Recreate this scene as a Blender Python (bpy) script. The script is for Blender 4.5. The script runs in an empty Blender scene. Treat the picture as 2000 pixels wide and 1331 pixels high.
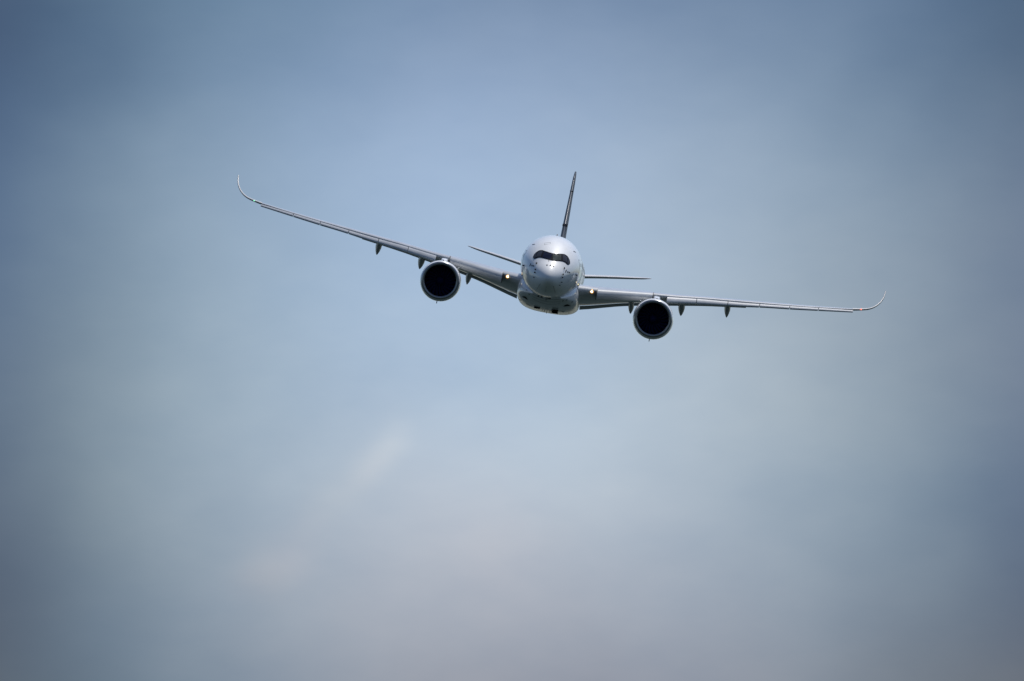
import bpy, bmesh, math, random
from mathutils import Vector, Matrix
from mathutils.bvhtree import BVHTree
random.seed(7)
S = bpy.context.scene
COL = S.collection

# ------------------------------------------------------------------ camera
ELEV = math.radians(5.0)
cd = bpy.data.cameras.new('camera')
cam = bpy.data.objects.new('camera', cd); COL.objects.link(cam)
cd.sensor_width = 36.0; cd.lens = 600.0; cd.clip_start = 1.0; cd.clip_end = 90000.0
CAMPOS = Vector((0, 0, 1.7))
RIGHT = Vector((1, 0, 0)); FWD = Vector((0, math.cos(ELEV), math.sin(ELEV))); UP = RIGHT.cross(FWD)
cam.location = CAMPOS
cam.rotation_euler = (math.pi/2 + ELEV, 0, 0)
S.camera = cam

# ------------------------------------------------------------------ light and exposure
S.view_settings.view_transform = 'Standard'; S.view_settings.look = 'None'
S.view_settings.gamma = 1.0; S.view_settings.exposure = 0.0
SUN = Vector((0.29, 0.32, 0.90)).normalized()
sun_el = math.asin(SUN.z); sun_az = math.atan2(SUN.x, SUN.y)
sd = bpy.data.lights.new('sun', 'SUN'); sd.energy = 3.5; sd.angle = math.radians(0.53); sd.color = (1, .965, .91)
sun = bpy.data.objects.new('sun', sd); COL.objects.link(sun)
sun.rotation_euler = SUN.to_track_quat('Z', 'Y').to_euler()

def skydir(px, py):   # world direction of a patch of sky, from its place in the frame
    return (FWD + RIGHT*((px-1000)/33333.0) + UP*((665.5-py)/33333.0)).normalized()

SKY_GAIN = 0.10
BASE = (.90, .97, 1.07)     # a bluish, hazy noon
BLOBS = [  # (x, y, spread, colour): lens vignette and cloud patches painted into the sky
  (-160, -120, 390, (-0.107, -0.195, -0.284)),
  (171, -120, 390, (-0.087, -0.110, -0.140)),
  (502, -120, 390, (-0.099, -0.098, -0.084)),
  (834, -120, 390, (-0.102, -0.128, -0.167)),
  (1165, -120, 390, (-0.094, -0.130, -0.161)),
  (1497, -120, 390, (-0.103, -0.129, -0.116)),
  (1828, -120, 390, (-0.086, -0.123, -0.139)),
  (2160, -120, 390, (-0.149, -0.208, -0.279)),
  (-160, 272, 390, (-0.128, -0.153, -0.100)),
  (171, 272, 390, (-0.013, 0.029, 0.054)),
  (502, 272, 390, (0.070, 0.057, 0.050)),
  (834, 272, 390, (0.063, 0.052, 0.112)),
  (1165, 272, 390, (0.057, 0.066, 0.083)),
  (1497, 272, 390, (0.051, 0.073, 0.078)),
  (1828, 272, 390, (0.033, 0.088, 0.132)),
  (2160, 272, 390, (-0.117, -0.151, -0.151)),
  (-160, 665, 390, (-0.151, -0.195, -0.185)),
  (171, 665, 390, (0.032, 0.024, -0.038)),
  (502, 665, 390, (-0.010, -0.050, -0.090)),
  (834, 665, 390, (-0.149, -0.086, 0.007)),
  (1165, 665, 390, (-0.052, -0.045, -0.059)),
  (1497, 665, 390, (-0.019, -0.123, -0.178)),
  (1828, 665, 390, (-0.018, -0.022, -0.050)),
  (2160, 665, 390, (-0.057, -0.118, -0.131)),
  (-160, 1057, 390, (-0.133, -0.178, -0.169)),
  (171, 1057, 390, (0.018, 0.068, 0.087)),
  (502, 1057, 390, (0.015, -0.007, 0.011)),
  (834, 1057, 390, (0.138, 0.096, 0.057)),
  (1165, 1057, 390, (0.159, 0.174, 0.158)),
  (1497, 1057, 390, (-0.005, 0.022, 0.086)),
  (1828, 1057, 390, (-0.035, 0.032, 0.036)),
  (2160, 1057, 390, (-0.128, -0.161, -0.117)),
  (-160, 1450, 390, (-0.165, -0.244, -0.272)),
  (171, 1450, 390, (-0.070, -0.068, -0.069)),
  (502, 1450, 390, (-0.114, -0.103, -0.057)),
  (834, 1450, 390, (-0.092, -0.135, -0.141)),
  (1165, 1450, 390, (-0.146, -0.187, -0.184)),
  (1497, 1450, 390, (-0.090, -0.129, -0.107)),
  (1828, 1450, 390, (0.004, -0.036, -0.081)),
  (2160, 1450, 390, (-0.188, -0.245, -0.252)),
  (690, 940, 24, (0.022, 0.014, 0.005)),
  (712, 920, 24, (0.032, 0.022, 0.011)),
  (735, 900, 24, (0.038, 0.027, 0.014)),
  (758, 884, 24, (0.038, 0.029, 0.016)),
  (782, 870, 24, (0.025, 0.020, 0.013)),
  (655, 970, 28, (0.018, 0.013, 0.005)),
  (630, 1000, 28, (0.022, 0.014, 0.007)),
  (505, 1112, 30, (0.025, 0.013, 0.005)),
  (535, 1088, 34, (0.036, 0.022, 0.011)),
  (568, 1064, 34, (0.036, 0.022, 0.014)),
  (600, 1035, 30, (0.029, 0.018, 0.011)),
  (760, 1090, 90, (0.022, 0.011, 0.004)),
  (930, 1060, 70, (0.022, 0.013, 0.007)),
  (1000, 1110, 80, (0.022, 0.011, 0.005)),
]   #BLOBS
W = bpy.data.worlds.new('World'); S.world = W; W.use_nodes = True
def build_world():
    nt = W.node_tree; N = nt.nodes; L = nt.links; N.clear()
    out = N.new('ShaderNodeOutputWorld'); bg = N.new('ShaderNodeBackground')
    sky = N.new('ShaderNodeTexSky'); sky.sky_type = 'NISHITA'; sky.sun_disc = False
    sky.sun_elevation = sun_el; sky.sun_rotation = sun_az
    sky.air_density = 1.0; sky.dust_density = 1.0; sky.ozone_density = 1.0; sky.altitude = 0
    tc = N.new('ShaderNodeTexCoord')
    def vm(op, a, b=None, scale=None):
        n = N.new('ShaderNodeVectorMath'); n.operation = op
        for i, v in ((0, a), (1, b)):
            if v is None: continue
            if isinstance(v, bpy.types.NodeSocket): L.new(v, n.inputs[i])
            else: n.inputs[i].default_value = v
        if scale is not None:
            if isinstance(scale, bpy.types.NodeSocket): L.new(scale, n.inputs['Scale'])
            else: n.inputs['Scale'].default_value = scale
        return n.outputs['Value'] if op in ('DISTANCE', 'LENGTH', 'DOT_PRODUCT') else n.outputs['Vector']
    def m(op, a, b=None):
        n = N.new('ShaderNodeMath'); n.operation = op
        for i, v in ((0, a), (1, b)):
            if v is None: continue
            if isinstance(v, bpy.types.NodeSocket): L.new(v, n.inputs[i])
            else: n.inputs[i].default_value = v
        return n.outputs[0]
    def noise(vec, scale, detail, rough=.55):
        n = N.new('ShaderNodeTexNoise'); n.inputs['Scale'].default_value = scale
        n.inputs['Detail'].default_value = detail; n.inputs['Roughness'].default_value = rough
        L.new(vec, n.inputs['Vector']); return n
    d = vm('NORMALIZE', tc.outputs['Generated'])
    warp = noise(d, 60.0, 3.0)
    wv = vm('SCALE', vm('SUBTRACT', warp.outputs['Color'], (.5, .5, .5)), scale=0.0055)
    dw = vm('ADD', d, wv)
    # sky dimmed behind the viewer, an added darkening to shade the aircraft's front
    sep = N.new('ShaderNodeSeparateXYZ'); L.new(d, sep.inputs[0])
    mr = N.new('ShaderNodeMapRange'); mr.interpolation_type = 'SMOOTHSTEP'
    mr.inputs['From Min'].default_value = -.9; mr.inputs['From Max'].default_value = .25
    mr.inputs['To Min'].default_value = .50; mr.inputs['To Max'].default_value = 1.0; L.new(sep.outputs['Y'], mr.inputs['Value'])
    tot = vm('MULTIPLY', vm('SCALE', vm('SCALE', sky.outputs[0], scale=SKY_GAIN), scale=mr.outputs[0]), BASE)
    for px, py, sg, c in BLOBS:
        dist = vm('DISTANCE', dw, tuple(skydir(px, py)))
        q = m('DIVIDE', dist, sg/33333.0)
        g = m('POWER', 2.718281828, m('MULTIPLY', m('MULTIPLY', q, q), -0.5))
        tot = vm('ADD', tot, vm('SCALE', c, scale=g))
    # faint mottling of the thin high cloud
    rot = N.new('ShaderNodeMapping'); rot.inputs['Rotation'].default_value = (0, math.radians(38), 0)
    rot.inputs['Scale'].default_value = (1.0, 1.0, 2.1); L.new(d, rot.inputs['Vector'])
    n2 = noise(rot.outputs[0], 48.0, 5.0, .52)
    n3 = noise(rot.outputs[0], 150.0, 4.0, .55)
    mot = m('ADD', m('MULTIPLY', m('SUBTRACT', n2.outputs['Fac'], .5), .32), m('MULTIPLY', m('SUBTRACT', n3.outputs['Fac'], .5), .12))
    tot = vm('MULTIPLY', tot, vm('ADD', vm('SCALE', (1.35, 1.0, .62), scale=mot), (1, 1, 1)))   # cloud is whiter than the blue between
    tot = vm('MAXIMUM', tot, (.01, .01, .01))
    L.new(tot, bg.inputs['Color']); bg.inputs['Strength'].default_value = 1.0
    L.new(bg.outputs[0], out.inputs['Surface'])
build_world()

# ------------------------------------------------------------------ materials
def mat(name, col, rough=.4, metal=0., coat=0., var=.06, vscale=1.2, crough=.20, emis=None, estr=0., spec=.5, bump=0.):
    M = bpy.data.materials.new(name); M.use_nodes = True
    nt = M.node_tree; b = nt.nodes['Principled BSDF']
    b.inputs['Roughness'].default_value = rough; b.inputs['Metallic'].default_value = metal
    b.inputs['Coat Weight'].default_value = coat; b.inputs['Coat Roughness'].default_value = crough
    b.inputs['Specular IOR Level'].default_value = spec
    tc = nt.nodes.new('ShaderNodeTexCoord')
    if var > 0:
        n = nt.nodes.new('ShaderNodeTexNoise'); n.inputs['Scale'].default_value = vscale
        n.inputs['Detail'].default_value = 5; n.inputs['Roughness'].default_value = .6
        mp = nt.nodes.new('ShaderNodeMapping'); mp.inputs['Scale'].default_value = (1, .25, 1)   # dirt streaks along the airflow
        nt.links.new(tc.outputs['Object'], mp.inputs['Vector']); nt.links.new(mp.outputs[0], n.inputs['Vector'])
        r = nt.nodes.new('ShaderNodeValToRGB')
        r.color_ramp.elements[0].position = .3; r.color_ramp.elements[1].position = .72
        r.color_ramp.elements[0].color = tuple(c*(1-var*1.6) for c in col)+(1,)
        r.color_ramp.elements[1].color = tuple(min(1, c*(1+var*.6)) for c in col)+(1,)
        nt.links.new(n.outputs['Fac'], r.inputs[0]); nt.links.new(r.outputs[0], b.inputs['Base Color'])
        if bump > 0:
            bp = nt.nodes.new('ShaderNodeBump'); bp.inputs['Strength'].default_value = bump; bp.inputs['Distance'].default_value = .02
            nt.links.new(n.outputs['Fac'], bp.inputs['Height']); nt.links.new(bp.outputs[0], b.inputs['Normal'])
    else:
        b.inputs['Base Color'].default_value = tuple(col)+(1,)
    if emis:
        b.inputs['Emission Color'].default_value = tuple(emis)+(1,); b.inputs['Emission Strength'].default_value = estr
    return M
WHITE = mat('white_paint', (.83, .84, .85), .5, spec=.25, coat=.85, crough=.12, var=.05)
FAIR = mat('belly_white_paint', (.64, .66, .68), .42, coat=.5, crough=.12, var=.12, vscale=.8)
GREY = mat('grey_wing_paint', (.50, .515, .535), .30, coat=.6, crough=.12, var=.08)
FLAPM = mat('grey_flap_paint', (.36, .37, .39), .42, coat=.1, var=.08)
TIPM = mat('winglet_paint', (.50, .50, .50), .4, coat=.2, var=.04)
TAILM = mat('tailplane_paint', (.58, .58, .59), .35, coat=.3, var=.05)
LIPM = mat('bare_metal_lip', (.36, .37, .39), .32, metal=1., var=.05)
FINM = mat('dark_fin_paint', (.105, .125, .16), .6, coat=.0, spec=.15, var=.08)
STRIP = mat('metal_edge_strip', (.52, .50, .47), .5, metal=.4, var=.04)
LINER = mat('inlet_liner', (.012, .016, .085), .6, var=.1, spec=.2)
FANM = mat('fan_blade', (.010, .014, .075), .5, var=.1, spec=.1)
HOT = mat('exhaust_metal', (.25, .23, .21), .35, metal=1., var=.1)
MASK = mat('windscreen_mask', (.006, .008, .016), .7, coat=.0, spec=.05, var=.0)
GLASS = mat('cockpit_glass', (.038, .043, .058), .12, spec=.08, coat=.0, var=.0)
GLASS2 = mat('cockpit_glass_blue', (.014, .019, .042), .12, spec=.08, coat=.0, var=.0)
GLASS3 = mat('cockpit_glass_reflection', (.085, .098, .094), .12, spec=.08, coat=.0, var=.25, vscale=2.2)  # greenish reflection on the right front pane, put into the base colour
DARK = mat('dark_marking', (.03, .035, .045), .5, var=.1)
SEAM = mat('panel_seam', (.20, .21, .23), .5, var=.05)
VOID = mat('black_opening', (.004, .004, .008), .7, var=.0, spec=.1)
LAMP = mat('landing_lamp', (.9, .9, .85), .2, var=0, emis=(1., .88, .62), estr=6.)
AMBER = mat('amber_reflector', (.75, .45, .12), .3, metal=.7, var=0, emis=(1., .52, .14), estr=.5)
SMALLL = mat('small_lamp', (.9, .9, .7), .2, var=0, emis=(1., .9, .5), estr=1.1)
GREENL = mat('green_nav_lamp', (.1, .8, .4), .2, var=0, emis=(.25, 1., .55), estr=1.2)
REDL = mat('red_nav_lamp', (.9, .15, .1), .2, var=0, emis=(1., .18, .10), estr=2.2)

# ------------------------------------------------------------------ helpers
def pchip(pts):
    xs = [p[0] for p in pts]; ys = [p[1] for p in pts]; n = len(xs)
    h = [xs[i+1]-xs[i] for i in range(n-1)]; dl = [(ys[i+1]-ys[i])/h[i] for i in range(n-1)]
    m = [0.]*n; m[0] = dl[0]; m[-1] = dl[-1]
    for i in range(1, n-1):
        if dl[i-1]*dl[i] > 0:
            w1 = 2*h[i]+h[i-1]; w2 = h[i]+2*h[i-1]
            m[i] = (w1+w2)/(w1/dl[i-1]+w2/dl[i])
    def f(x):
        if x <= xs[0]: return ys[0] + (0 if x == xs[0] else m[0]*(x-xs[0]))
        if x >= xs[-1]: return ys[-1] + m[-1]*(x-xs[-1])
        i = max(j for j in range(n-1) if xs[j] <= x)
        t = (x-xs[i])/h[i]
        return ((1+2*t)*(1-t)**2*ys[i] + t*(1-t)**2*h[i]*m[i] + t*t*(3-2*t)*ys[i+1] + t*t*(t-1)*h[i]*m[i+1])
    return f
class MB:
    def __init__(s): s.v = []; s.f = []; s.flat = set()
    def add(s, vs, fs, flat=False):
        b = len(s.v); s.v += [tuple(p) for p in vs]
        for f in fs:
            if flat: s.flat.add(len(s.f))
            s.f.append(tuple(b+i for i in f))
        return b
    def loft(s, rings, cap0=True, cap1=True, closed=True):
        n = len(rings[0]); fs = []
        for i in range(len(rings)-1):
            for j in range(n if closed else n-1):
                k = (j+1) % n
                fs.append((i*n+j, i*n+k, (i+1)*n+k, (i+1)*n+j))
        s.add([p for r in rings for p in r], fs)
        if cap0: s.add(rings[0], [tuple(range(n))], True)
        if cap1: s.add(rings[-1], [tuple(range(n))], True)
        return s
    def box(s, c, h):
        vs = [(c[0]+h[0]*a, c[1]+h[1]*b, c[2]+h[2]*d) for a in (-1, 1) for b in (-1, 1) for d in (-1, 1)]
        s.add(vs, [(0,1,3,2),(4,6,7,5),(0,4,5,1),(2,3,7,6),(0,2,6,4),(1,5,7,3)], True); return s
    def disc(s, c, r, n=24, dome=.0):
        rings = []
        for k in range(1, 7):
            q = k/6.
            rings.append([(c[0]+r*q*math.cos(2*math.pi*j/n), c[1]+dome*(q*q), c[2]+r*q*math.sin(2*math.pi*j/n)) for j in range(n)])
        s.loft(rings, True, False); return s
    def build(s, name, m, parent=None, smooth=True, weld=0.0):
        me = bpy.data.meshes.new(name); me.from_pydata(s.v, [], s.f); me.update()
        for i, p in enumerate(me.polygons): p.use_smooth = smooth and (i not in s.flat)
        bm = bmesh.new(); bm.from_mesh(me); bmesh.ops.recalc_face_normals(bm, faces=bm.faces); bm.to_mesh(me); bm.free()
        me.materials.append(m)
        o = bpy.data.objects.new(name, me); COL.objects.link(o)
        if parent is not None:
            o.parent = parent
            if parent is ROOT: o.location = (0, -BASE0[0], -BASE0[1])
        return o
def mirror(pts, sd): return [(p[0]*sd, p[1], p[2]) for p in pts]
def smooth_poly(pts, n=5, closed=False):
    out = []; N_ = len(pts)
    rng = range(N_ if closed else N_-1)
    for i in rng:
        p0 = pts[i-1] if (i > 0 or closed) else pts[0]; p1 = pts[i]; p2 = pts[(i+1) % N_]
        p3 = pts[(i+2) % N_] if (i+2 < N_ or closed) else pts[-1]
        for k in range(n):
            t = k/n
            out.append(tuple(.5*((2*b)+(-a+c)*t+(2*a-5*b+4*c-e)*t*t+(-a+3*b-3*c+e)*t**3) for a, b, c, e in zip(p0, p1, p2, p3)))
    if not closed: out.append(tuple(pts[-1]))
    return out

# ------------------------------------------------------------------ the ground, far below and out of frame
gb = MB(); n = 96
gb.loft([[(r*math.cos(2*math.pi*j/n), r*math.sin(2*math.pi*j/n), 0) for j in range(n)] for r in (40, 400, 1500, 5000, 14000, 35000)], True, False)
GM = bpy.data.materials.new('ground_fields'); GM.use_nodes = True
nt = GM.node_tree; b = nt.nodes['Principled BSDF']; b.inputs['Roughness'].default_value = .9; b.inputs['Specular IOR Level'].default_value = .1
tcn = nt.nodes.new('ShaderNodeTexCoord'); nn = nt.nodes.new('ShaderNodeTexNoise'); nn.inputs['Scale'].default_value = .004; nn.inputs['Detail'].default_value = 8
rr = nt.nodes.new('ShaderNodeValToRGB'); rr.color_ramp.elements[0].color = (.008, .019, .019, 1); rr.color_ramp.elements[1].color = (.026, .036, .034, 1)
rr.color_ramp.elements[0].position = .35; rr.color_ramp.elements[1].position = .7
nt.links.new(tcn.outputs['Object'], nn.inputs['Vector']); nt.links.new(nn.outputs['Fac'], rr.inputs[0]); nt.links.new(rr.outputs[0], b.inputs['Base Color'])
ROOT = None; BASE0 = (0, 0)
g = gb.build('ground', GM); g['kind'] = 'structure'

# ------------------------------------------------------------------ the aircraft's place and attitude
DIST = 1654.0
def camvec(r, u, f): return RIGHT*r + UP*u + FWD*f
AFT = camvec(.012, -.01875, 1.).normalized()
ROLL = math.radians(10.16)
ZUP = camvec(math.sin(ROLL), math.cos(ROLL), 0); ZUP = (ZUP - AFT*ZUP.dot(AFT)).normalized()
XR = AFT.cross(ZUP).normalized()
NOSE = CAMPOS + camvec(77/33333.0*DIST, 145/33333.0*DIST, DIST) - AFT*10
BASE0 = (31.0, -4.0)      # the origin sits under the belly
ROOT = bpy.data.objects.new('airliner', None); COL.objects.link(ROOT)
MW = Matrix((XR, AFT, ZUP)).transposed().to_4x4()
MW.translation = NOSE + AFT*BASE0[0] + ZUP*BASE0[1]
ROOT.matrix_world = MW
ROOT['label'] = 'white twin-engine passenger jet seen nose-on in a shallow bank, landing lights lit'
ROOT['category'] = 'airplane'

# ------------------------------------------------------------------ fuselage
def qp(pts): 
    f = pchip([(math.sqrt(a), b) for a, b in pts]); return lambda s: f(math.sqrt(max(s, 0)))
ZT = qp([(0,-1.45),(.05,-1.20),(.2,-.94),(.5,-.59),(1,-.19),(1.5,.14),(1.8,.335),(2,.48),(2.3,.76),(2.6,1.04),(2.8,1.18),(3.2,1.41),(3.6,1.62),(4,1.82),(5,2.24),(6,2.51),(7,2.74),(8,2.89),(9,2.97),(10,3.01),(12,3.04),(43,3.04),(48,3.04),(53,2.95),(58,2.65),(62,2.2),(65,1.75),(66.8,1.5)])
ZB = qp([(0,-1.45),(.05,-1.65),(.2,-1.83),(.5,-2.03),(1,-2.25),(2,-2.52),(3,-2.70),(4,-2.83),(6,-2.97),(8,-3.03),(10,-3.05),(43,-3.05),(48,-2.5),(53,-1.4),(58,-.1),(62,.75),(65,1.1),(66.8,1.3)])
HW = qp([(0,0.001),(.05,.25),(.2,.48),(.5,.77),(1,1.12),(1.5,1.41),(2,1.66),(3,2.06),(4,2.36),(5,2.58),(6,2.76),(7,2.86),(8,2.925),(9,2.96),(10,2.98),(43,2.98),(48,2.9),(53,2.5),(58,1.75),(62,1.05),(65,.45),(66.8,.12)])
ZC = qp([(0,-1.45),(.5,-1.33),(1,-1.18),(2,-.90),(3,-.62),(4,-.38),(6,-.08),(8,0),(43,0),(53,.7),(62,1.45),(66.8,1.4)])
def fsec(s, n=96):
    w, zt, zb, zc = HW(s), ZT(s), ZB(s), ZC(s); r = []
    for j in range(n):
        a = 2*math.pi*j/n; c, sn = math.cos(a), math.sin(a)
        r.append((w*c, s, zc + (zt-zc if sn >= 0 else zc-zb)*sn))
    return r
sts = [0.0012] + [(.02+.11*i)**2 for i in range(1, 31)]
sts = [s for s in sts if s < 11] + [11+1.5*i for i in range(22)] + [43.5+.8*i for i in range(30)]
sts = [s for s in sts if s < 66.7] + [66.8]
fb = MB().loft([fsec(s) for s in sts])
FUS = fb.build('fuselage', WHITE, ROOT)
def bvh_of(mb): return BVHTree.FromPolygons([Vector(p) for p in mb.v], mb.f)
BF = bvh_of(fb)
def onto(bvh, x, z, off=.01, y0=-10., direction=(0, 1, 0)):
    p, nrm, i, dd = bvh.ray_cast(Vector((x, y0, z)), Vector(direction))
    if p is None: return None
    if nrm.y > 0: nrm = -nrm
    return p + nrm*off
def patch(mb, bvh, xs, lo, hi, rows=6, off=.01, thick=True):
    """a skin panel laid on the hull: columns at xs between lo(x) and hi(x), with a thin edge"""
    top = []
    for x in xs:
        top.append([onto(bvh, x, lo(x)+(hi(x)-lo(x))*k/rows, off) for k in range(rows+1)])
    if any(p is None for c in top for p in c): return
    n = rows+1; vs = [p for c in top for p in c]
    fs = [(i*n+k, (i+1)*n+k, (i+1)*n+k+1, i*n+k+1) for i in range(len(xs)-1) for k in range(rows)]
    mb.add(vs, fs)
    return mb
def line_patch(mb, bvh, p, q, w, off=.008, n=10):
    """a thin seam between two points given as (x, z) seen from ahead"""
    dx, dz = q[0]-p[0], q[1]-p[1]; l = math.hypot(dx, dz); nx, nz = -dz/l*w/2, dx/l*w/2
    a = []; 
    for i in range(n+1):
        x, z = p[0]+dx*i/n, p[1]+dz*i/n
        u, v = onto(bvh, x+nx, z+nz, off), onto(bvh, x-nx, z-nz, off)
        if u is None or v is None: continue
        a.append([u, v])
    vs = [p_ for c in a for p_ in c]
    mb.add(vs, [(2*i, 2*i+1, 2*i+3, 2*i+2) for i in range(len(a)-1)])
def lin(a, b, n): return [a+(b-a)*i/n for i in range(n+1)]

# windscreen: black surround with six panes
TOPC = pchip([(0,1.08),(.5,1.14),(1.07,1.22),(1.3,1.16),(1.5,1.02),(1.65,.84),(1.74,.68),(1.795,.48)])
LOWC = pchip([(0,.38),(.5,.42),(1.0,.47),(1.3,.42),(1.5,.31),(1.62,.26),(1.72,.29),(1.795,.40)])
wm = MB(); patch(wm, BF, lin(-1.795, 1.795, 72), lambda x: LOWC(abs(x)), lambda x: TOPC(abs(x)), 14, .025)
WS = wm.build('windscreen', MASK, ROOT)
def pane(x0, x1, m, sk=.0, low=.075, top=.10):
    pm = MB(); xs = lin(x0, x1, 14); n = 8; cols = []
    for x in xs:
        lo, hi = LOWC(abs(x))+low, TOPC(abs(x))-top
        cols.append([onto(BF, x + sk*(k/n-.5)*(1 if x > 0 else -1), lo+(hi-lo)*k/n, .042) for k in range(n+1)])
    vs = [p for c in cols for p in c]; n += 1
    pm.add(vs, [(i*n+k, (i+1)*n+k, (i+1)*n+k+1, i*n+k+1) for i in range(len(xs)-1) for k in range(n-1)])
    return pm.build('pane', m, WS)
pane(-.86, -.07, GLASS2, -.10); pane(.07, .86, GLASS3, -.10)
pane(-1.47, -1.02, GLASS, -.10); pane(1.02, 1.47, GLASS, -.10)
pane(-1.68, -1.53, GLASS, -.03, .06, .06); pane(1.53, 1.68, GLASS, -.03, .06, .06)
for sx in (-.24, .27):
    wpr = MB(); line_patch(wpr, BF, (sx, .39), (sx*.9, .24), .05, .03); wpr.build('wiper', DARK, WS)

# sensors, probes and marks on the nose
for x, z in ((-.31, -.15), (0, -.12), (.31, -.15)):
    s = MB(); p = onto(BF, x, z, .0)
    s.loft([[(p.x+r*math.cos(2*math.pi*j/12), p.y-h, p.z+r*math.sin(2*math.pi*j/12)) for j in range(12)] for h, r in ((-.10, .07), (.05, .06), (.07, .03))])
    s.build('temperature_sensor', DARK, ROOT)
def probe(x, z, ln=.16):
    ln *= .8
    p = onto(BF, x, z, 0); s = MB(); o = .09*(1 if x > 0 else -1)
    s.loft([[(p.x+o*.6*t+.026*a, p.y-.02-.10*t+.04*b, p.z+ln*.5*c) for a, b, c in ((-1,1,-1),(1,1,-1),(1,-1,-.6),(1,-1,.6),(1,1,1),(-1,1,1))] for t in (-.6, .4, 1.)])
    s.build('air_data_probe', DARK, ROOT)
for sg in (-1, 1):
    for z, ln in ((-.12, .24), (-.74, .20), (-1.05, .16), (-1.52, .12)): probe(sg*1.35, z, ln)
probe(1.21, -1.84, .1)
for sg in (-1, 1):                                    # short registration-like marks, too small to read
    mk = MB(); x0 = -1.98 if sg < 0 else 1.52
    line_patch(mk, BF, (x0+.02, -.52), (x0+.08, -.24), .09, .008)
    line_patch(mk, BF, (x0+.17, -.44), (x0+.29, -.43), .14, .008); line_patch(mk, BF, (x0+.32, -.44), (x0+.46, -.44), .13, .008)
    mk.build('nose_lettering', DARK, ROOT)
    sp = MB(); line_patch(sp, BF, (sg*1.88, 1.72), (sg*2.13, 1.66), .05, .02); sp.build('roof_drain', DARK, ROOT)
    sp = MB(); p = onto(BF, sg*2.60, -.50, 0); sp.box((p.x, p.y, p.z), (.10, .2, .06)); sp.build('static_port', DARK, ROOT)
    s1 = MB(); line_patch(s1, BF, (sg*.62, -2.02), (sg*.92, -2.62), .035); s1.build('gear_door_seam', SEAM, ROOT)
s1 = MB(); line_patch(s1, BF, (-.02, -2.2), (-.02, -2.7), .025); s1.build('gear_door_seam', SEAM, ROOT)
h = MB()                                              # escape hatch outline on the forehead
hc, hx = [], .31
hp = smooth_poly([(-.93,1.80),(-.99,1.84),(-.985,1.95),(-.93,2.0),(-.71,2.08),(-.49,2.155),(-.43,2.14),(-.40,2.05),(-.46,2.0),(-.70,1.90)], 4, True)
hcx, hcz = -.70, 1.98; n = len(hp)
vs = [onto(BF, hcx+(x-hcx)*q, hcz+(z-hcz)*(q if q == 1 else q-.06), .006) for q in (1, .92) for x, z in hp]
h.add(vs, [(i, (i+1) % n, n+(i+1) % n, n+i) for i in range(n)])
h.build('roof_hatch', SEAM, ROOT)

# doors and cabin windows along both sides
def side_point(sg, st, z, off):
    p, nrm, i, dd = BF.ray_cast(Vector((sg*8, st, z)), Vector((-sg, 0, 0)))
    if p is None: return None
    if nrm.x*sg < 0: nrm = -nrm
    return p+nrm*off
def side_patch(mb, sg, s0, s1, z0, z1, off, nr=8, nc=4, rc=0.):
    vs = []
    for i in range(nc+1):
        for k in range(nr+1):
            u, v = i/nc, k/nr; 
            vs.append(side_point(sg, s0+(s1-s0)*u, z0+(z1-z0)*v, off))
    if any(v is None for v in vs): return
    n = nr+1; mb.add(vs, [(i*n+k, (i+1)*n+k, (i+1)*n+k+1, i*n+k+1) for i in range(nc) for k in range(nr)])
for sg in (-1, 1):
    for st in (6.6, 16.2, 35.0, 50.0):
        sm = MB(); side_patch(sm, sg, st-.56, st+.56, -1.02, 1.02, .006); dr = sm.build('passenger_door', SEAM, ROOT)
        pm = MB(); side_patch(pm, sg, st-.51, st+.51, -.97, .97, .014); pm.build('door_panel', WHITE, dr)
        wn = MB(); side_patch(wn, sg, st-.11, st+.11, .35, .68, .02, 4, 2); wn.build('door_window', DARK, dr)
    for k in range(46):
        st = 8.6+.86*k
        if any(abs(st-d) < .8 for d in (16.2, 35.0)): continue
        wn = MB(); side_patch(wn, sg, st-.13, st+.13, .38, .76, .012, 4, 2); wn.build('cabin_window', DARK, ROOT)

# antennas
for st, z, s_ in ((9.5, 1, .16), (13.5, 1, .22), (12.6, -1, .2), (14.2, -1, .25)):
    a = MB(); zb = ZT(st) if z > 0 else ZB(st)
    a.loft([[(x*w, st+y*l+.12*t, zb+z*(-.05+(s_+.05)*t)) for x, y in ((0,-.5),(1,-.1),(1,.2),(0,.5),(-1,.2),(-1,-.1))] for t, w, l in ((0,.035,.5),(.8,.03,.35),(1,.015,.25))])
    a.build('blade_antenna', SEAM if z > 0 else DARK, ROOT)
for x, st, hw in ((.28, 11.4, .2), (-.42, 11.6, .10), (-.75, 11.8, .09)):
    a = MB(); a.box((x, st, ZB(st)-.02+.05*x*x), (hw, .25, .06)); a.build('drain_outlet', DARK, ROOT)

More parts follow.
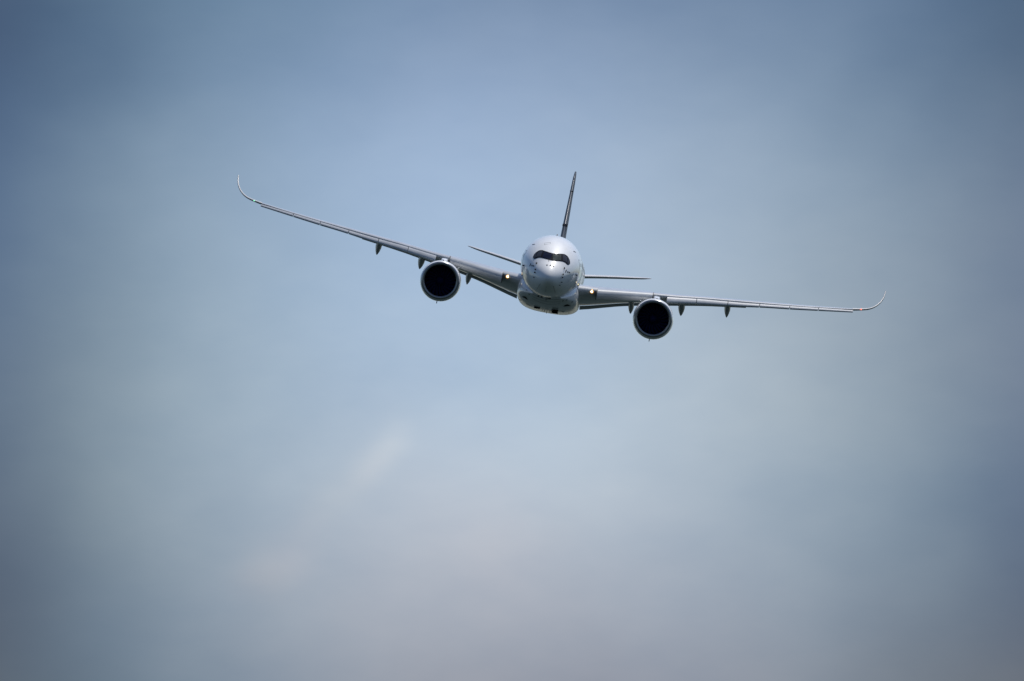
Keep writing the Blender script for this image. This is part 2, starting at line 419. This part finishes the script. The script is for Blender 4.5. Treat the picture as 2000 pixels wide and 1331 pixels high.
# ------------------------------------------------------------------ belly fairing
FW = pchip([(13.0,1.4),(15,2.15),(17,2.72),(19,2.95),(22,3.05),(27,3.08),(37,3.08),(41,2.85),(45,2.2),(48,1.2)])
FB = pchip([(13.0,-2.95),(15,-3.16),(17,-3.38),(20,-3.63),(24,-3.85),(28,-3.97),(33,-4.03),(37,-4.0),(40,-3.8),(44,-3.3),(48,-2.6)])
FT = pchip([(13.0,-2.6),(15,-1.9),(17,-1.0),(19,-.55),(22,-.3),(38,-.3),(42,-.6),(48,-1.6)])
def bsec(s, n=80):
    w, zb, zt = FW(s), FB(s), FT(s); zc = -2.35 if s > 17 else -2.35-.12*(17-s)
    r = []
    for j in range(n):
        a = 2*math.pi*j/n; c, sn = math.cos(a), math.sin(a)
        if sn < 0: ex = .60; hh = zc-zb
        else: ex = .85; hh = zt-zc
        x = w*math.copysign(abs(c)**ex, c); z = zc+hh*math.copysign(abs(sn)**ex, sn)
        if sn < 0: z -= .10*(1-min(1, abs(x)/w)**2)*(abs(sn)) - .05*abs(sn)
        r.append((x, s, z))
    return r
bb = MB().loft([bsec(13.0+.5*i) for i in range(71)])
BELLY = bb.build('belly_fairing', FAIR, ROOT); BB = bvh_of(bb)
def bpatch(name, pts, m, off=.015):
    """pts: list of (x, zlow, zhigh)"""
    q = MB(); lo = pchip([(p[0], p[1]) for p in pts]); hi = pchip([(p[0], p[2]) for p in pts])
    patch(q, BB, lin(pts[0][0], pts[-1][0], 12), lo, hi, 4, off)
    q.build(name, m, BELLY)
bpatch('air_inlet', [(-2.40,-3.26,-3.22),(-2.15,-3.33,-3.19),(-1.98,-3.40,-3.24),(-1.80,-3.45,-3.43)], VOID)
bpatch('air_inlet', [(1.72,-3.46,-3.44),(1.92,-3.42,-3.29),(2.08,-3.37,-3.22),(2.38,-3.30,-3.27)], VOID)
for sg, x, z in ((-1,-2.02,-2.62),(-1,-1.72,-2.98),(1,1.95,-2.85),(1,1.62,-3.0),(1,2.5,-2.9)):
    q = MB(); line_patch(q, BB, (x-.05, z+.06*sg*-1), (x+.07, z+.04*sg), .06, .012, 3); q.build('vent', DARK, BELLY)
q = MB(); q.box((-.86, 24.4, -3.88), (.29, .8, .13)); q.build('air_outlet', VOID, BELLY)
q = MB(); q.box((.92, 24.0, -3.95), (.30, .8, .23)); q.build('air_outlet', VOID, BELLY)
for x, l in ((-.32,.06),(-.1,.1),(.12,.22),(.38,.1),(.52,.12)):
    q = MB(); q.box((x, 25.6+x, -4.03-l*.5), (.02, .12, .06+l*.5)); q.build('drain_mast', SEAM, BELLY)
for x0, x1, z in ((-2.0,-1.55,-3.82),(-2.75,-2.5,-3.5),(1.45,1.8,-3.85),(2.2,2.5,-3.8)):
    q = MB(); line_patch(q, BB, (x0, z+(.08 if x0 < 0 else 0)), (x1, z-(.04 if x0 < 0 else 0)), .03, .012, 5); q.build('panel_seam', SEAM, BELLY)
for z0 in (-3.15, -3.33, -3.52):
    q = MB(); lo = lambda x: z0+.13*x*x-.012; patch(q, BB, lin(-1.4, 1.4, 24), lo, lambda x: lo(x)+.024, 1, .01)
    if q.v: q.build('panel_seam', SEAM, BELLY)

# ------------------------------------------------------------------ wings
LE = lambda x: 19.5+(x-3)*.715
TE = pchip([(2,32.9),(3,33.0),(7,33.25),(10.5,33.9),(15,35.7),(20,37.6),(25,39.5),(29.6,41.25)])
TH = pchip([(2,1.78),(3,1.70),(5,1.45),(7,1.22),(10,1.0),(12,.88),(15,.74),(19,.60),(25,.40),(29.6,.22)])
INC = pchip([(2,5.3),(3,5.2),(5,4.4),(7,3.7),(10,3.0),(12,2.3),(15,1.5),(20,.7),(25,0),(29.6,-.4)])
UPZ = pchip([(2,-1.12),(3.1,-1.03),(4.7,-.94),(7,-.70),(9.65,-.43),(11.4,-.29),(15,.13),(19,.55),(25.3,1.22),(29.6,1.76)])
GAP = pchip([(11.4,-.50),(14.6,-.10),(18.8,.32),(20.8,.55),(25.3,1.10),(28.8,1.54),(29.7,1.64)])
LOW = pchip([(11.5,-1.33),(14.8,-.80),(18.9,-.20),(20.8,.10),(23.7,.48),(25.4,.72),(29.7,1.35)])
def foil(n=26):
    up, lo = [], []
    for i in range(n+1):
        s = .5*(1-math.cos(math.pi*i/n))
        t = 5*(.2969*math.sqrt(s)-.126*s-.3516*s*s+.2843*s**3-.1036*s**4)
        c = .06*(s*(1-s))*(.4+1.2*s)
        up.append((s, t*1.03+c*1.2)); lo.append((s, -t*.97+c*1.2))
    return up, lo
FU, FL = foil()
def local(x, s, zn):        # foil point -> (station, height above leading edge)
    c = TE(x)-LE(x); inc = math.radians(INC(x))
    return LE(x)+s*c, zn*TH(x)-s*c*math.tan(inc)
def zle(x):
    best = max(local(x, s, zn)[1]-.023*(s*(TE(x)-LE(x))) for s, zn in FU)
    return UPZ(x)-best
ZLE = pchip([(x, zle(x)) for x in (2,3,4,5,6,7,8,9,10,11,12,13.5,15,17,19,21,23,25,27,29.6)])
def upper(x, st):           # height of the wing's upper skin
    s = (st-LE(x))/(TE(x)-LE(x)); s = min(max(s, 0), 1)
    zn = FU[-1][1]
    for (a, b), (c, d) in zip(FU, FU[1:]):
        if a <= s <= c: zn = b+(d-b)*(s-a)/(c-a); break
    return ZLE(x)+local(x, s, zn)[1]
def lower(x, st):
    s = (st-LE(x))/(TE(x)-LE(x)); s = min(max(s, 0), 1)
    zn = FL[-1][1]
    for (a, b), (c, d) in zip(FL, FL[1:]):
        if a <= s <= c: zn = b+(d-b)*(s-a)/(c-a); break
    return ZLE(x)+local(x, s, zn)[1]
def wing_ring(x):
    r = []
    for s, zn in FU: st, z = local(x, s, zn); r.append((x, st, ZLE(x)+z))
    for s, zn in reversed(FL[1:]):
        st, z = local(x, s, zn); r.append((x, st, ZLE(x)+z-(.02 if s > .98 else 0)))
    return r
# winglet centre line (x, z), leading edge, chord, thickness
WC = smooth_poly([(29.6,1.665,38.52,2.72,.20),(30.2,1.78,38.95,2.42,.17),(30.75,1.90,39.4,2.15,.15),(31.2,2.05,39.85,1.92,.135),(31.6,2.28,40.4,1.68,.125),(31.95,2.60,41.0,1.42,.115),(32.2,2.95,41.6,1.2,.11),(32.38,3.35,42.2,.98,.10),(32.47,3.75,42.75,.8,.09),(32.51,4.13,43.25,.66,.07)], 4)
def winglet_ring(i):
    x, z, le, c, t = WC[i]; t = t*1.15+.04; a = WC[max(i-1, 0)]; b_ = WC[min(i+1, len(WC)-1)]
    ang = math.atan2(b_[1]-a[1], b_[0]-a[0]); nx, nz = -math.sin(ang), math.cos(ang)
    r = []
    for s, zn in FU: r.append((x+nx*zn*t, le+s*c, z+nz*zn*t))
    for s, zn in reversed(FL[1:]): r.append((x+nx*zn*t, le+s*c, z+nz*zn*t-(.006 if s > .98 else 0)))
    return r
def slat_ring(x, k):
    G, Lo = GAP(x), LOW(x); hh = G-Lo; le = LE(x)
    pts = [(le+.42*k, upper(x, le+.42*k)*0+G+.015), (le+.12*k, G-.10*hh), (le-.20*k, G-.30*hh), (le-.42*k, G-.58*hh), (le-.48*k, G-.80*hh), (le-.38*k, Lo+.05*hh), (le-.20*k, Lo), (le-.12*k, Lo+.10*hh), (le-.20*k, Lo+.35*hh), (le-.08*k, G-.42*hh), (le+.16*k, G-.20*hh)]
    return [(x, p[0], p[1]) for p in smooth_poly(pts, 4, True)]
def droop_ring(x):
    le = LE(x); t = (x-4.7)/5.2
    Uz = -1.10+.66*t; Lz = -2.14+.86*t; hh = Uz-Lz
    s0 = le+1.5
    pts = [(s0, upper(x, s0)+.012), (le+.75, upper(x, le+.75)+.02), (le+.05, Uz-.03), (le-.45, Uz-.20*hh), (le-.72, Uz-.48*hh), (le-.72, Uz-.76*hh), (le-.50, Lz-.02), (le-.15, Lz-.10), (le+.6, Lz+.06*hh), (le+1.3, Lz+.22*hh), (le+1.3, Uz-.35*hh)]
    return [(x, p[0], p[1]) for p in smooth_poly(pts, 4, True)]
def flap_ring(x, st0, ch, z0, defl, th):
    r = []; ca, sa = math.cos(math.radians(defl)), math.sin(math.radians(defl))
    for s, zn in FU: a, b_ = s*ch, zn*th; r.append((x, st0+a*ca+b_*sa, z0-a*sa+b_*ca))
    for s, zn in reversed(FL[1:]): a, b_ = s*ch, zn*th-(.02 if s > .98 else 0); r.append((x, st0+a*ca+b_*sa, z0-a*sa+b_*ca))
    return r
FAIRINGS = [(8.08, -2.86, .57), (12.95, -2.20, .67), (17.40, -1.54, .61)]
for sd in (-1, 1):
    rg = [mirror(wing_ring(x), sd) for x in [2.2,2.7,3.2,3.8,4.4,5,5.8,6.6,7.4,8.2,9,9.8,10.5,11.2,12,13,14,15,16,17,18,19,20,21,22,23,24,25,26,27,28,29,29.6]]
    WING = MB().loft(rg).build('wing', GREY, ROOT)
    wl = MB().loft([mirror(winglet_ring(i), sd) for i in range(len(WC))]); wl.build('winglet', TIPM, WING)
    edges = [11.45, 14.35, 17.4, 20.5, 23.45, 26.25, 29.68]
    for a, b_ in zip(edges, edges[1:]):
        xs = lin(a+.03, b_-.03, 6)
        MB().loft([mirror(slat_ring(x, max(.45, min(1.1, 1.15-.03*(x-11.5)))), sd) for x in xs]).build('slat', GREY, WING)
    MB().loft([mirror([(p[0]+(.42*max(0, min(1, (p[1]-LE(p[0]))/1.2+.45))*(-1) if x > 9.6 else 0), p[1], p[2]) for p in droop_ring(x)], sd) for x in lin(4.72, 10.05, 12)]).build('droop_nose', GREY, WING)
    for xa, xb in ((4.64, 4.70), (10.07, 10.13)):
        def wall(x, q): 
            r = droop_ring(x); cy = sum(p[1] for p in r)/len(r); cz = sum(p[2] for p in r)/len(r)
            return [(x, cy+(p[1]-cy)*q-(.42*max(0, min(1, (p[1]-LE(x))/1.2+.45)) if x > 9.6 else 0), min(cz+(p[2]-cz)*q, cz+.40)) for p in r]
        MB().loft([mirror(wall(x, .97), sd) for x in (xa, xb)]).build('droop_nose_gap_shade', DARK, WING)  # dark wall stands in for the shaded gap at each droop-nose end
    # thin dark seam where the slats meet the upper skin is the real slot; small track marks along it
    for k in range(16):
        x = 12.3+1.08*k
        q = MB(); q.box((x*sd, LE(x)+.38, GAP(x)+.035), (.05, .12, .035)); q.build('slat_track', SEAM, WING)
    # inboard and outboard flaps, aileron
    MB().loft([mirror(flap_ring(x, TE(x)-.75, 2.2-.05*x, lower(x, TE(x)-.75)-.09, 2.8+INC(x), .20-.005*x), sd) for x in lin(3.12, 9.9, 8)]).build('flap', FLAPM, WING)
    MB().loft([mirror(flap_ring(x, TE(x)-1.5, 2.0-.03*x, lower(x, TE(x)-1.5)-.02, 7.0, .16-.003*x), sd) for x in lin(10.3, 19.2, 8)]).build('flap', FLAPM, WING)
    for (x, zt, w) in FAIRINGS:
        tilt = math.atan2(UPZ(x+1)-UPZ(x-1), 2.)*.6; f = MB(); rings = []
        z0 = lower(x, LE(x)+.55*(TE(x)-LE(x))); st0 = LE(x)+.42*(TE(x)-LE(x)); st1 = 38.6 if x < 16 else 39.2
        st1 = TE(x)+2.6
        for i in range(25):
            u = i/24.; st = st0+(st1-st0)*u
            prof = max(.03, math.sin(math.pi*min(1, u*1.02+.0)**.85))**.62
            ww = w/2*prof; topz = lower(x, min(st, TE(x)-.3))+.10-.55*max(0, u-.72)
            dp = (z0+.1-zt-.0)*(.06+.94*max(0., math.sin(math.pi*u**1.15))**.7)
            cs = [(0,.0),(.55,-.0),(.92,-.14),(1,-.32),(.93,-.50),(.66,-.74),(.32,-.92),(.06,-1.0)]
            cs = cs + [(-a, b_) for a, b_ in reversed(cs[1:])]
            rings.append([(x*1.0+(a*ww)*math.cos(tilt) - (b_*dp)*math.sin(tilt), st, topz+b_*dp*math.cos(tilt)+a*ww*math.sin(tilt)) for a, b_ in cs])
        f.loft([mirror(r, sd) for r in rings]).build('flap_track_fairing', FLAPM, WING)
    # lamps
    x = 4.17; z = -1.52; s0 = LE(x)
    wb = bvh_of(MB().loft(rg)); p = onto(wb, x*sd, z, 0.0)
    hb = MB().disc((p.x, p.y-.03, p.z), .30, dome=-.0)
    hb = MB().loft([[(p.x+r*math.cos(2*math.pi*j/24), p.y-.02-d_, p.z+r*math.sin(2*math.pi*j/24)) for j in range(24)] for r, d_ in ((.20,-.2),(.175,.04),(.15,.06),(.13,.05))], True, True)
    ll = hb.build('landing_light', AMBER, WING)
    MB().disc((p.x, p.y-.12, p.z), .095, dome=.03).build('bulb', LAMP, WING)
    c = WC[7]
    q = MB().loft([[(sd*(30.42+.06*math.cos(2*math.pi*j/10)*rr_), 39.05-h_, 1.81+.06*math.sin(2*math.pi*j/10)*rr_) for j in range(10)] for h_, rr_ in ((-.1,1.),(.06,1.),(.12,.6))])
    nl = q.build('navigation_light', GREENL if sd < 0 else REDL, WING)
    nl['label'] = 'green navigation light' if sd < 0 else 'red navigation light'

# small root lamps at the shoulder of the belly fairing
for sd in (-1, 1):
    x, z = 2.73, -1.10
    hb = MB().loft([[(sd*x+r*math.cos(2*math.pi*j/16), 17.6-d_, z+r*math.sin(2*math.pi*j/16)) for j in range(16)] for r, d_ in ((.17,-.8),(.17,.0),(.14,.03))])
    tl = hb.build('turnoff_light', DARK, ROOT)
    MB().disc((sd*x, 17.54, z), .11, 12, .02).build('bulb', SMALLL, tl)

# ------------------------------------------------------------------ engines
EX, EZ, ES = 10.53, -3.10, 18.0
def revolve(prof, cx, cz, n=96, toe=0.):
    return [[(cx+r*math.cos(2*math.pi*j/n), s, cz+r*math.sin(2*math.pi*j/n)) for j in range(n)] for s, r in prof]
for sd in (-1, 1):
    cx = EX*sd
    outer = [(ES+.10,1.845),(ES+.16,1.875),(ES+.26,1.905),(ES+.42,1.932),(ES+.7,1.955),(ES+1.3,1.99),(ES+2.2,2.0),(ES+3.4,1.97),(ES+4.5,1.86),(ES+5.5,1.68),(ES+6.0,1.57),(ES+6.0,1.53),(ES+5.0,1.50),(ES+3.5,1.50)]
    ENG = MB().loft(revolve(outer, cx, EZ), False, False).build('engine', WHITE, ROOT)
    lip = [(ES+.13,1.850),(ES+.10,1.842),(ES+.06,1.81),(ES+.008,1.74),(ES+0,1.68),(ES+.012,1.62),(ES+.05,1.565),(ES+.15,1.52),(ES+.50,1.50)]
    lp = smooth_poly(lip, 4)
    MB().loft(revolve(lp, cx, EZ), False, False).build('inlet_lip', LIPM, ENG)
    MB().loft(revolve([(ES+.50,1.499),(ES+.8,1.505),(ES+1.3,1.52),(ES+2.0,1.53),(ES+3.4,1.50)], cx, EZ), False, True).build('inlet_duct', LINER, ENG)
    fan = MB(); nb = 22
    for k in range(nb):
        a0 = 2*math.pi*k/nb; rings = []
        for i in range(9):
            r = .46+(1.49-.46)*i/8.; tw = math.radians(25+38*i/8.); ch = .30+.16*math.sin(math.pi*i/8.); aa = a0+.10*(i/8.)**2
            ring = []
            for s, t in ((-.5,0),(-.2,.018),(.2,.018),(.5,0),(.2,-.018),(-.2,-.018)):
                tx = s*ch*math.sin(tw)+t*math.cos(tw); sy = s*ch*math.cos(tw)-t*math.sin(tw)
                ring.append((cx+r*math.cos(aa)-tx*math.sin(aa), ES+1.75+sy, EZ+r*math.sin(aa)+tx*math.cos(aa)))
            rings.append(ring)
        fan.loft(rings)
    fan.build('fan', FANM, ENG)
    MB().loft(revolve([(ES+1.05,.01),(ES+1.12,.12),(ES+1.3,.27),(ES+1.6,.42),(ES+2.0,.49)], cx, EZ, 32), True, True).build('spinner', FANM, ENG)
    MB().loft(revolve([(ES+3.6,1.2),(ES+5,1.12),(ES+6.6,.80),(ES+7.1,.72)], cx, EZ, 48), True, True).build('core_cowl', HOT, ENG)
    MB().loft(revolve([(ES+6.6,.62),(ES+7.4,.5),(ES+8.4,.12)], cx, EZ, 32), True, True).build('exhaust_cone', HOT, ENG)
    # pylon: rounded spine from the cowl top to the wing's underside
    rings = []
    for st, zb_, zt_, w in ((ES+1.7,1.80,2.02,.05),(ES+2.1,1.80,2.13,.22),(ES+2.6,1.80,2.22,.30),(ES+3.4,1.80,2.27,.32),(ES+4.6,1.75,2.28,.32),(ES+6.2,1.4,2.25,.31),(ES+7.6,1.1,2.24,.29),(ES+9.5,1.2,2.2,.24),(ES+12.0,1.5,2.1,.10)):
        cz_, hh = (zb_+zt_)/2, (zt_-zb_)/2
        rings.append([(cx+w*math.copysign(abs(math.cos(a))**.6, math.cos(a)), st, EZ+cz_+hh*math.copysign(abs(math.sin(a))**.6, math.sin(a))) for a in [2*math.pi*j/24 for j in range(24)]])
    MB().loft(rings).build('pylon', WHITE, ENG)
    q = MB(); q.box((cx+.03*sd, ES+1.2, EZ+2.02), (.05, .16, .045)); q.build('cowl_vent', DARK, ENG)
    # strake on the inboard shoulder and drain mast under the cowl
    a = math.radians(46); dx, dz = -sd*math.cos(a), math.sin(a); tx, tz = -dz, dx
    rings = [[(cx+dx*r+tx*t*.02, ES+y, EZ+dz*r+tz*t*.02) for y, r in ((1.3,1.95),(2.0,2.14),(2.7,2.26),(3.0,2.24),(3.0,1.93))] for t in (-1, 1)]
    MB().loft(rings).build('strake', WHITE, ENG)
    q = MB().loft([[(cx-.02+x_, ES+3.2+y_+.1*t, EZ-1.94-.27*t) for x_, y_ in ((-.04,0),(0,-.15),(.04,0),(0,.15))] for t in (0, 1)]); q.build('drain_mast', SEAM, ENG)

# ------------------------------------------------------------------ tail
HLE = lambda x: 54.6+(x-1.5)*.93
HTE = lambda x: 61.2+(x-1.5)*.53
HZ = pchip([(1.2,.42),(2.6,.50),(3.2,.62),(6,1.10),(8.6,1.52),(9.3,1.66)])
def htp_ring(x):
    q = max(0., (x-8.6)/.75); le = HLE(x)+q*q*1.4; c = max(.35, HTE(x)-le); t = pchip([(1.2,.46),(3,.40),(8.6,.23),(9.35,.07)])(x)
    k = .022   # trimmed leading edge down
    sym = [(s, (u-l)/2) for (s, u), (_, l) in zip(FU, FL)]
    r = [(x, le+s*c, HZ(x)+zn*t+k*s*c) for s, zn in sym]+[(x, le+s*c, HZ(x)-zn*t-(.01 if s > .98 else 0)+k*s*c) for s, zn in reversed(sym[1:])]
    return r
for sd in (-1, 1):
    HT = MB().loft([mirror(htp_ring(x), sd) for x in (1.2,1.9,2.6,3.2,4,5,6,7,8,8.6,8.9,9.15,9.32)]).build('horizontal_stabilizer', TAILM, ROOT)
VLE = pchip([(2.0,48.5),(2.9,51.6),(3.6,53.0),(5.3,55.0),(8,58.2),(10.4,61.0),(10.85,62.0)])
VTE = pchip([(2.0,63.2),(5.3,64.4),(10.85,66.4)])
VT = pchip([(2.0,.62),(3.9,.54),(5.4,.50),(8,.38),(10.4,.26),(10.85,.14)])
def fin_ring(z):
    le, c, t = VLE(z), VTE(z)-VLE(z), VT(z)
    return [(zn*t, le+s*c, z) for s, zn in [(s, (u-l)/2) for (s, u), (_, l) in zip(FU, FL)]]+[(-zn*t-.004, le+s*c, z) for s, zn in [(s, (u-l)/2) for (s, u), (_, l) in reversed(list(zip(FU, FL))[1:])]]
FIN = MB().loft([fin_ring(z) for z in (2.0,2.6,3.2,3.8,4.4,5,5.6,6.4,7.2,8,8.8,9.6,10.2,10.6,10.85)]).build('vertical_fin', FINM, ROOT)
def strip(z0, z1):
    m_ = MB(); rings = []
    for z in lin(z0, z1, 10):
        t = VT(z); le = VLE(z); rr_ = t*.085
        rings.append([(rr_*math.sin(a), le-.03+.10*(1-math.cos(a)), z) for a in lin(-1.9, 1.9, 10)])
    m_.loft(rings, False, False, False); m_.build('leading_edge_strip', STRIP, FIN)
strip(5.35, 8.72); strip(8.80, 9.95); strip(10.18, 10.36)
for z in (8.76, 5.2):
    q = MB(); q.box((0, VLE(z)+.25, z), (VT(z)*.5, .25, .035 if z > 6 else .12)); q.build('fin_band', DARK, FIN)
